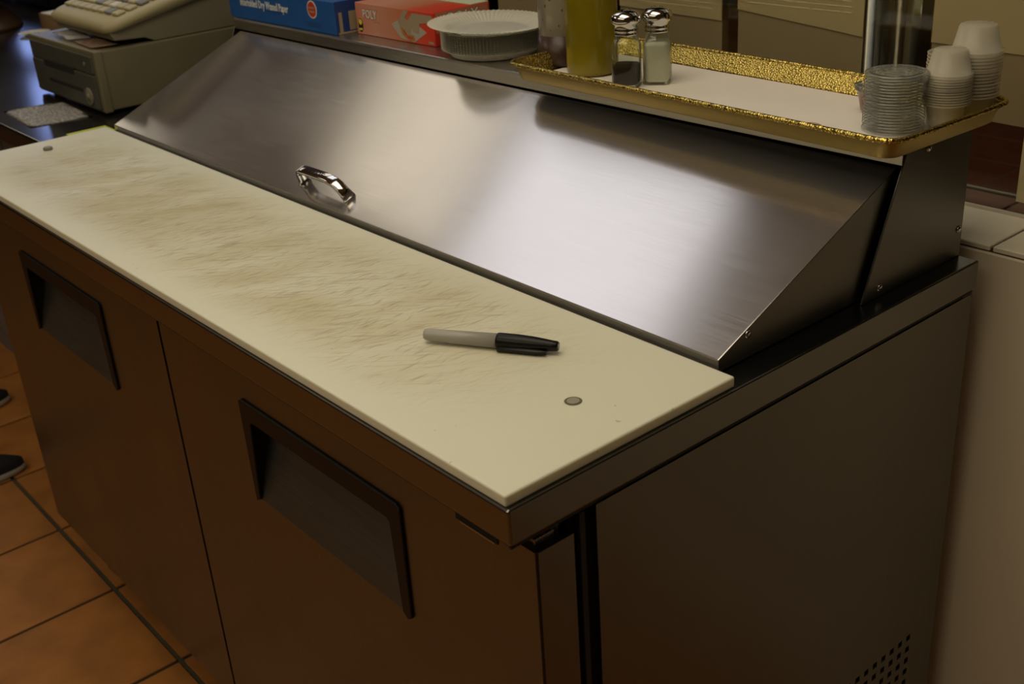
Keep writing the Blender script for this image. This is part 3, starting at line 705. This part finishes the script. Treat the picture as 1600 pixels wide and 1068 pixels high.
# portion cups: lids, cups, sauce
lidbm = B(); lathe(lidbm, [(.0345,0),(.0352,.0008),(.0352,.0018),(.0330,.0026),(.0300,.0030),(.0292,.0014),(.0200,.0012),(.0192,.0026),(.0125,.0028),(.0118,.0010),(.0005,.0009)], 40, caps=(False, False))
lc = Vector((-.0775, .672, TZ))
l0 = ob('cup_lid', lidbm, M['clear_cup'], None, True); tag(l0, 'clear plastic cup lid in the tall even stack at the tray corner', 'lid', 'stacked clear lids on the gold tray')
NL = 20
for k in range(NL):
    o = l0 if k == 0 else l0.copy()
    if k: COL.objects.link(o)
    o.location = lc+Vector((random.uniform(-.0006,.0006), random.uniform(-.0006,.0006), .0006+.0034*k))
tag(o, 'topmost clear plastic lid of the stack nearest the tray corner', 'lid')
def cup_bm(rt, rb, h):
    bm = B(); lathe(bm, [(.0005,.001),(rb*.93,.001),(rb,.0025),(rt*.96,h-.0020),(rt*1.07,h-.0018),(rt*1.08,h-.0002),(rt*1.02,h+.0002),(rt*.98,h-.0012)], 36, caps=(False, False)); return bm
c0 = ob('portion_cup', cup_bm(.0275,.0205,.030), M['milky_cup'], None, True)
made = []
def stack(cx, cy, n_up, n_inv, pitch, label_up, label_inv, group, s=1.0, lean=(0,0)):
    z = TZ+.001
    for k in range(n_up):
        o = c0 if not made else c0.copy()
        if made: COL.objects.link(o)
        made.append(o); o.scale = (s,s,s); o.rotation_euler = (0,0,0)
        o.location = (cx+lean[0]*k+random.uniform(-.0004,.0004), cy+lean[1]*k+random.uniform(-.0004,.0004), z+pitch*k)
        tag(o, label_up, 'cup', group+', upright ones')
    z2 = z+pitch*(n_up-1)+.030*s
    for k in range(n_inv):
        o = c0.copy(); COL.objects.link(o); made.append(o); o.scale = (s,s,s); o.rotation_euler = (PI,0,0)
        o.location = (cx+lean[0]*n_up, cy+lean[1]*n_up, z2+.0305*s+pitch*k)
        tag(o, label_inv, 'cup', group+', upside-down ones')
stack(-.0375, .715, 7, 6, .0030, 'milky portion cup, upright in the lower half of the shorter cup stack', 'milky portion cup, upside down atop the shorter cup stack', 'shorter stack of portion cups', .93)
stack(-.0300, .757, 9, 6, .0038, 'milky portion cup, upright in the lower half of the tallest cup stack', 'milky portion cup, upside down atop the tallest cup stack', 'tallest stack of portion cups', 1.02)
stack(-.0640, .766, 12, 0, .0040, 'milky portion cup in the stack mostly hidden behind the other stacks', '', 'hidden stack of portion cups', .96)
t = thing('sauce_cup', 'small clear cup of orange-red sauce half hidden behind the lid stack', 'cup', (-.139, .727, TZ), 0)
bm = cup_bm(.0230,.0165,.030); ob('cup', bm, M['clear_cup'], t, True)
bm = B(); lathe(bm, [(.0160,.002),(.0200,.020)], 32); ob('sauce', bm, M['sauce'], t, True)
bm = B(); lathe(bm, [(.0250,.030),(.0255,.0315),(.0250,.033),(.021,.0335),(.020,.032),(.0005,.032)], 36, caps=(False, False)); ob('cup_lid', bm, M['clear_cup'], t, True)

# ---------------------------------------------------------------- left counter with the till
cn = thing('service_counter', 'dark glossy laminate counter left of the prep table', 'counter', (0,0,0))
bm = B(); box(bm, -4.6, -1.622, .188, 1.02, H-.042, H, .004, 3); ob('countertop', bm, M['counter'], cn)
bm = B(); box(bm, -4.58, -1.64, .34, 1.0, .0, H-.042); cbn = ob('base_cabinet', bm, M['cab'], cn)
for k in range(4):
    x = -1.66-.72*(k+1)
    bm = B(); box(bm, x, x+.70, .326, .340, .09, H-.09, .002, 1); dd = ob('cabinet_door', bm, M['cab'], cn)
    bm = B(); box(bm, x+.05, x+.062, .306, .326, .5, .62, .003); ob('pull', bm, M['steel'], dd)

dw = thing('cash_drawer', 'beige metal cash drawer with grey front under the register', 'cash drawer', (-1.715, .360, H))  # the cash drawer that carries the register
bm = B(); 
box(bm, -.372, 0, .006, .40, .009, .131, .003, 2)
ob('casing', bm, M['drawer'], dw)
bm = B()
prism(bm, [(-.375,.006),(.003,.006),(.003,.133),(-.375,.133)], 1, .0, .018, .003)
ob('front_surround', bm, M['drawer'], dw)
bm = B(); box(bm, -.362, -.012, -.004, .004, .086, .122, .0015); ob('upper_panel', bm, M['drawer_front'], dw)
bm = B(); box(bm, -.362, -.012, -.006, .004, .012, .083, .0025); dfp = ob('drawer_front', bm, M['drawer_front'], dw)
bm = B(); box(bm, -.290, -.115, -.0065, -.001, .072, .088, .002); ob('grip_slot', bm, M['dark'], dfp)
bm = B(); box(bm, -.275, -.085, -.0072, -.004, .041, .049, .0015); ob('media_slot', bm, M['dark'], dfp)
bm = B(); lathe(bm, [(.019,0),(.019,.003),(.016,.0045),(.006,.005),(.006,.0065)], 28); bm.transform(Matrix.Translation((-.052,-.005,.036)) @ RX90); ob('lock', bm, M['reg_dark'], dfp, True)
bm = B(); lathe(bm, [(.004,0),(.004,.003)], 14); bm.transform(Matrix.Translation((-.050,-.003,.104)) @ RX90); ob('indicator', bm, M['reg_dark'], dw)
for fx in (-.34,-.03):
    for fy in (.03,.37):
        bm = B(); lathe(bm, [(.012,0),(.012,.010)], 14, (fx,fy,0)); ob('foot', bm, M['gasket'], dw)

rg = thing('cash_register', 'beige cash register with sloping keypad on top of the cash drawer', 'cash register', (-1.716, .408, H+.1315))
bm = B(); prism(bm, [(.004,.014),(-.004,.033),(.36,.100),(.36,.0005),(.09,.0005),(.07,.010)], 0, -.312, -.004, .002); ob('base_housing', bm, M['reg_dark'], rg)
bm = B(); 
ol = rrect(-.322, .006, -.012, .36, .03, 6)
def shz(x, y, lo): 
    s = .030+.072*(y+.012)/.37
    return s if lo else (.050+.235*(y+.012)-(.020 if y < .0 else 0)*0)
v0 = [bm.verts.new((x, y, shz(x,y,1))) for x, y in ol]
v1 = [bm.verts.new((x, y, shz(x,y,0)-.006)) for x, y in ol]
ol2 = rrect(-.310, -.006, -.002, .35, .025, 6)
v2 = [bm.verts.new((x, y, shz(x,y,0))) for x, y in ol2]
n = len(ol)
for a, b in ((v0,v1),(v1,v2)):
    for k in range(n): bm.faces.new((a[k], a[(k+1)%n], b[(k+1)%n], b[k]))
bm.faces.new(v0[::-1]); bm.faces.new(v2)
ob('top_shell', bm, M['reg'], rg, True)
slope = math.atan(.235)
def keyblock(): 
    b = B(); box(b, -.0145, .0145, -.0105, .0105, 0, .006, .0016, 1); return b
k0 = None; random.seed(5)
for r in range(8):
    for c_ in range(8):
        x = -.284+.0365*c_; y = .034+.0275*r
        mt = M['key']
        q = random.random()
        if q < .18: mt = M['key_grey']
        elif q < .34: mt = M['key_white']
        if k0 is None: o = ob('key', keyblock(), mt, rg); k0 = o
        else:
            o = k0.copy(); o.data = k0.data.copy() if mt is not M['key'] else o.data
            if mt is not M['key']: o.data.materials[0] = mt
            COL.objects.link(o)
        o.location = (x, y, shz(x,y,0)+.0003); o.rotation_euler = (slope,0,0)
if k0.data.materials[0] is not M['key']: k0.data.materials[0] = M['key']

def sheet(name, label, pts, z, mt, cat='paper', curl=.003, seed=0, ink=None):
    """a crumpled sheet through four corners"""
    bm = B(); n = 10; g = []
    A, Bq, C, Dq = [Vector((p[0], p[1], 0)) for p in pts]
    for i in range(n+1):
        row = []
        for j in range(n+1):
            u, v = i/n, j/n; P = A*(1-u)*(1-v)+Bq*u*(1-v)+C*u*v+Dq*(1-u)*v
            P.z = z+.0006+curl*(noise.noise(Vector((P.x*22+seed, P.y*22, seed)))+1)*.5; row.append(bm.verts.new(P))
        g.append(row)
    for i in range(n):
        for j in range(n): bm.faces.new((g[i][j], g[i+1][j], g[i+1][j+1], g[i][j+1]))
    bmesh.ops.solidify(bm, geom=bm.faces[:], thickness=.0002)
    o = ob(name, bm, mt, None, True); tag(o, label, cat); return o
def receipt_mat():
    m = mat('printed_receipt', (0.66,0.62,0.56), 0.7); nt = m.node_tree; N = nt.nodes; L = nt.links; p = N['Principled BSDF']
    tc = N.new('ShaderNodeTexCoord'); mp = N.new('ShaderNodeMapping'); mp.inputs['Scale'].default_value = (60,260,1); mp.inputs['Rotation'].default_value = (0,0,-.1)
    n = N.new('ShaderNodeTexNoise'); n.inputs['Scale'].default_value = 1.3; n.inputs['Detail'].default_value = 3
    r = N.new('ShaderNodeValToRGB'); r.color_ramp.elements[0].position = .46; r.color_ramp.elements[0].color = (0.48,0.45,0.43,1); r.color_ramp.elements[1].position = .56; r.color_ramp.elements[1].color = (0.85,0.81,0.74,1)
    L.new(tc.outputs['Object'], mp.inputs[0]); L.new(mp.outputs[0], n.inputs['Vector']); L.new(n.outputs['Fac'], r.inputs[0]); L.new(r.outputs[0], p.inputs['Base Color'])
    return m
sheet('receipt_slip', 'printed white slip lying on the counter in front of the cash drawer', [(-1.962,.230),(-1.761,.218),(-1.737,.340),(-1.944,.352)], H, receipt_mat(), curl=.001)
sheet('scrap_paper', 'crumpled off-white papers spilling from under the register at the left', [(-2.02,.392),(-1.88,.372),(-1.85,.415),(-1.99,.450)], H+.133, M['paper'], curl=.010, seed=2)
sheet('scrap_paper', 'rust-printed paper scrap under the front right of the register', [(-1.87,.378),(-1.745,.368),(-1.730,.425),(-1.85,.425)], H+.133, M['rust'], curl=.005, seed=7)
BXL, BXR = (-2.985,.690,H), math.radians(3)
t = thing('cardboard_box', 'low brown cardboard box heaped with white papers behind the register', 'box', BXL, BXR)
bm = B(); box(bm, 0, .34, 0, .004, 0.001, .046); box(bm, 0, .004, 0, .125, 0.001, .046); box(bm, .336, .34, 0, .125, 0.001, .046); box(bm, 0, .34, .121, .125, 0.001, .046); box(bm, 0,.34,0,.125,.0005,.003); ob('carton', bm, M['card'], t)
bm = B(); box(bm, .005, .335, .005, .120, .0035, .048, .001, 1); q = tag(ob('paper_stack', bm, M['paper']), 'white papers filling the low cardboard box behind the register', 'paper'); q.location = BXL; q.rotation_euler = (0,0,BXR)
t = thing('equipment_case', 'glossy black equipment case with blue glints standing behind the register and cardboard box', 'case', (-3.95,.84,H))
bm = B(); box(bm, 0, 1.62, 0, .16, .006, .125, .010, 3); ob('case_body', bm, M['gloss_black'], t)
for fx in (.05, 1.57):
    bm = B(); lathe(bm, [(.015,0),(.015,.008)], 14, (fx,.03,0)); ob('foot', bm, M['gasket'], t)
for fx in (.62, .80, .98, 1.16, 1.34):
    bm = B(); box(bm, fx, fx+.012, -.006, .002, .02, .115, .003); ob('front_rib', bm, M['gloss_black'], t)
bm = B(); lathe(bm, [(.0005,.001),(.028,.001),(.043,.006),(.045,.007)], 40, caps=(False, False)); bmesh.ops.solidify(bm, geom=bm.faces[:], thickness=.001)
q = tag(ob('saucer', bm, M['plate'], None, True), 'white saucer catching blue light at the left end of the drawer', 'plate'); q.location = (-2.90,.638,H+.001)
t = thing('pedestal_dish', 'dark brown wooden dish on a flared foot at the far left of the counter', 'dish', (-3.18,.56,H))
bm = B(); lathe(bm, [(.135,0.0005),(.132,.010),(.10,.055),(.06,.10),(.05,.12)], 40); ob('flared_foot', bm, M['brown'], t, True)
bm = B(); lathe(bm, [(.05,.12),(.20,.128),(.215,.136),(.210,.140),(.19,.136),(.0005,.134)], 56, caps=(False, False)); ob('dish', bm, M['brown'], t, True)

# ---------------------------------------------------------------- the two sneakers
def sneaker(label, x, y, rz):
    t = thing('sneaker', label, 'shoe', (x, y, 0.0006), rz, 'black sneakers on the tiles')
    def outline(s, n=28):
        pts = []
        for k in range(n):
            a = 2*PI*k/n; yy = math.sin(a); wd_ = (.046 if yy > 0 else .036)*(1-.12*max(0, -yy)); xx = math.cos(a)
            pts.append((wd_*s*abs(xx)**.85*(1 if xx > 0 else -1), .145*s*yy*(1 if abs(yy) < 1 else 1)))
        return pts
    bm = B(); loft(bm, [(outline(.96),0),(outline(1.02),.004),(outline(1.02),.010),(outline(.98),.023)]); ob('sole', bm, M['sole'], t, True)
    bm = B(); n = 28; rings = []
    for s, z, cut in ((1.0,.022,0),(.99,.038,0),(.93,.055,.10),(.80,.072,.25),(.62,.088,.45),(.52,.100,.55)):
        rings.append([bm.verts.new((px*(s if cut < .3 else s*.95), (py if py < 0 else py*(1-cut))*s-.028*cut, z*(1 if py < .02 else 1-.25*min(1,(py-.02)/.12)))) for px, py in outline(1.0)])
    for a, b in zip(rings, rings[1:]):
        for k in range(n): bm.faces.new((a[k], a[(k+1)%n], b[(k+1)%n], b[k]))
    bm.faces.new(rings[-1]); ob('upper', bm, M['shoe'], t, True)
sneaker('black sneaker with pale sole on the tiles, nearer the camera', -2.165, -.025, math.radians(-4))
sneaker('black sneaker farther left on the tiles, only its side in view', -2.565, .08, math.radians(6))
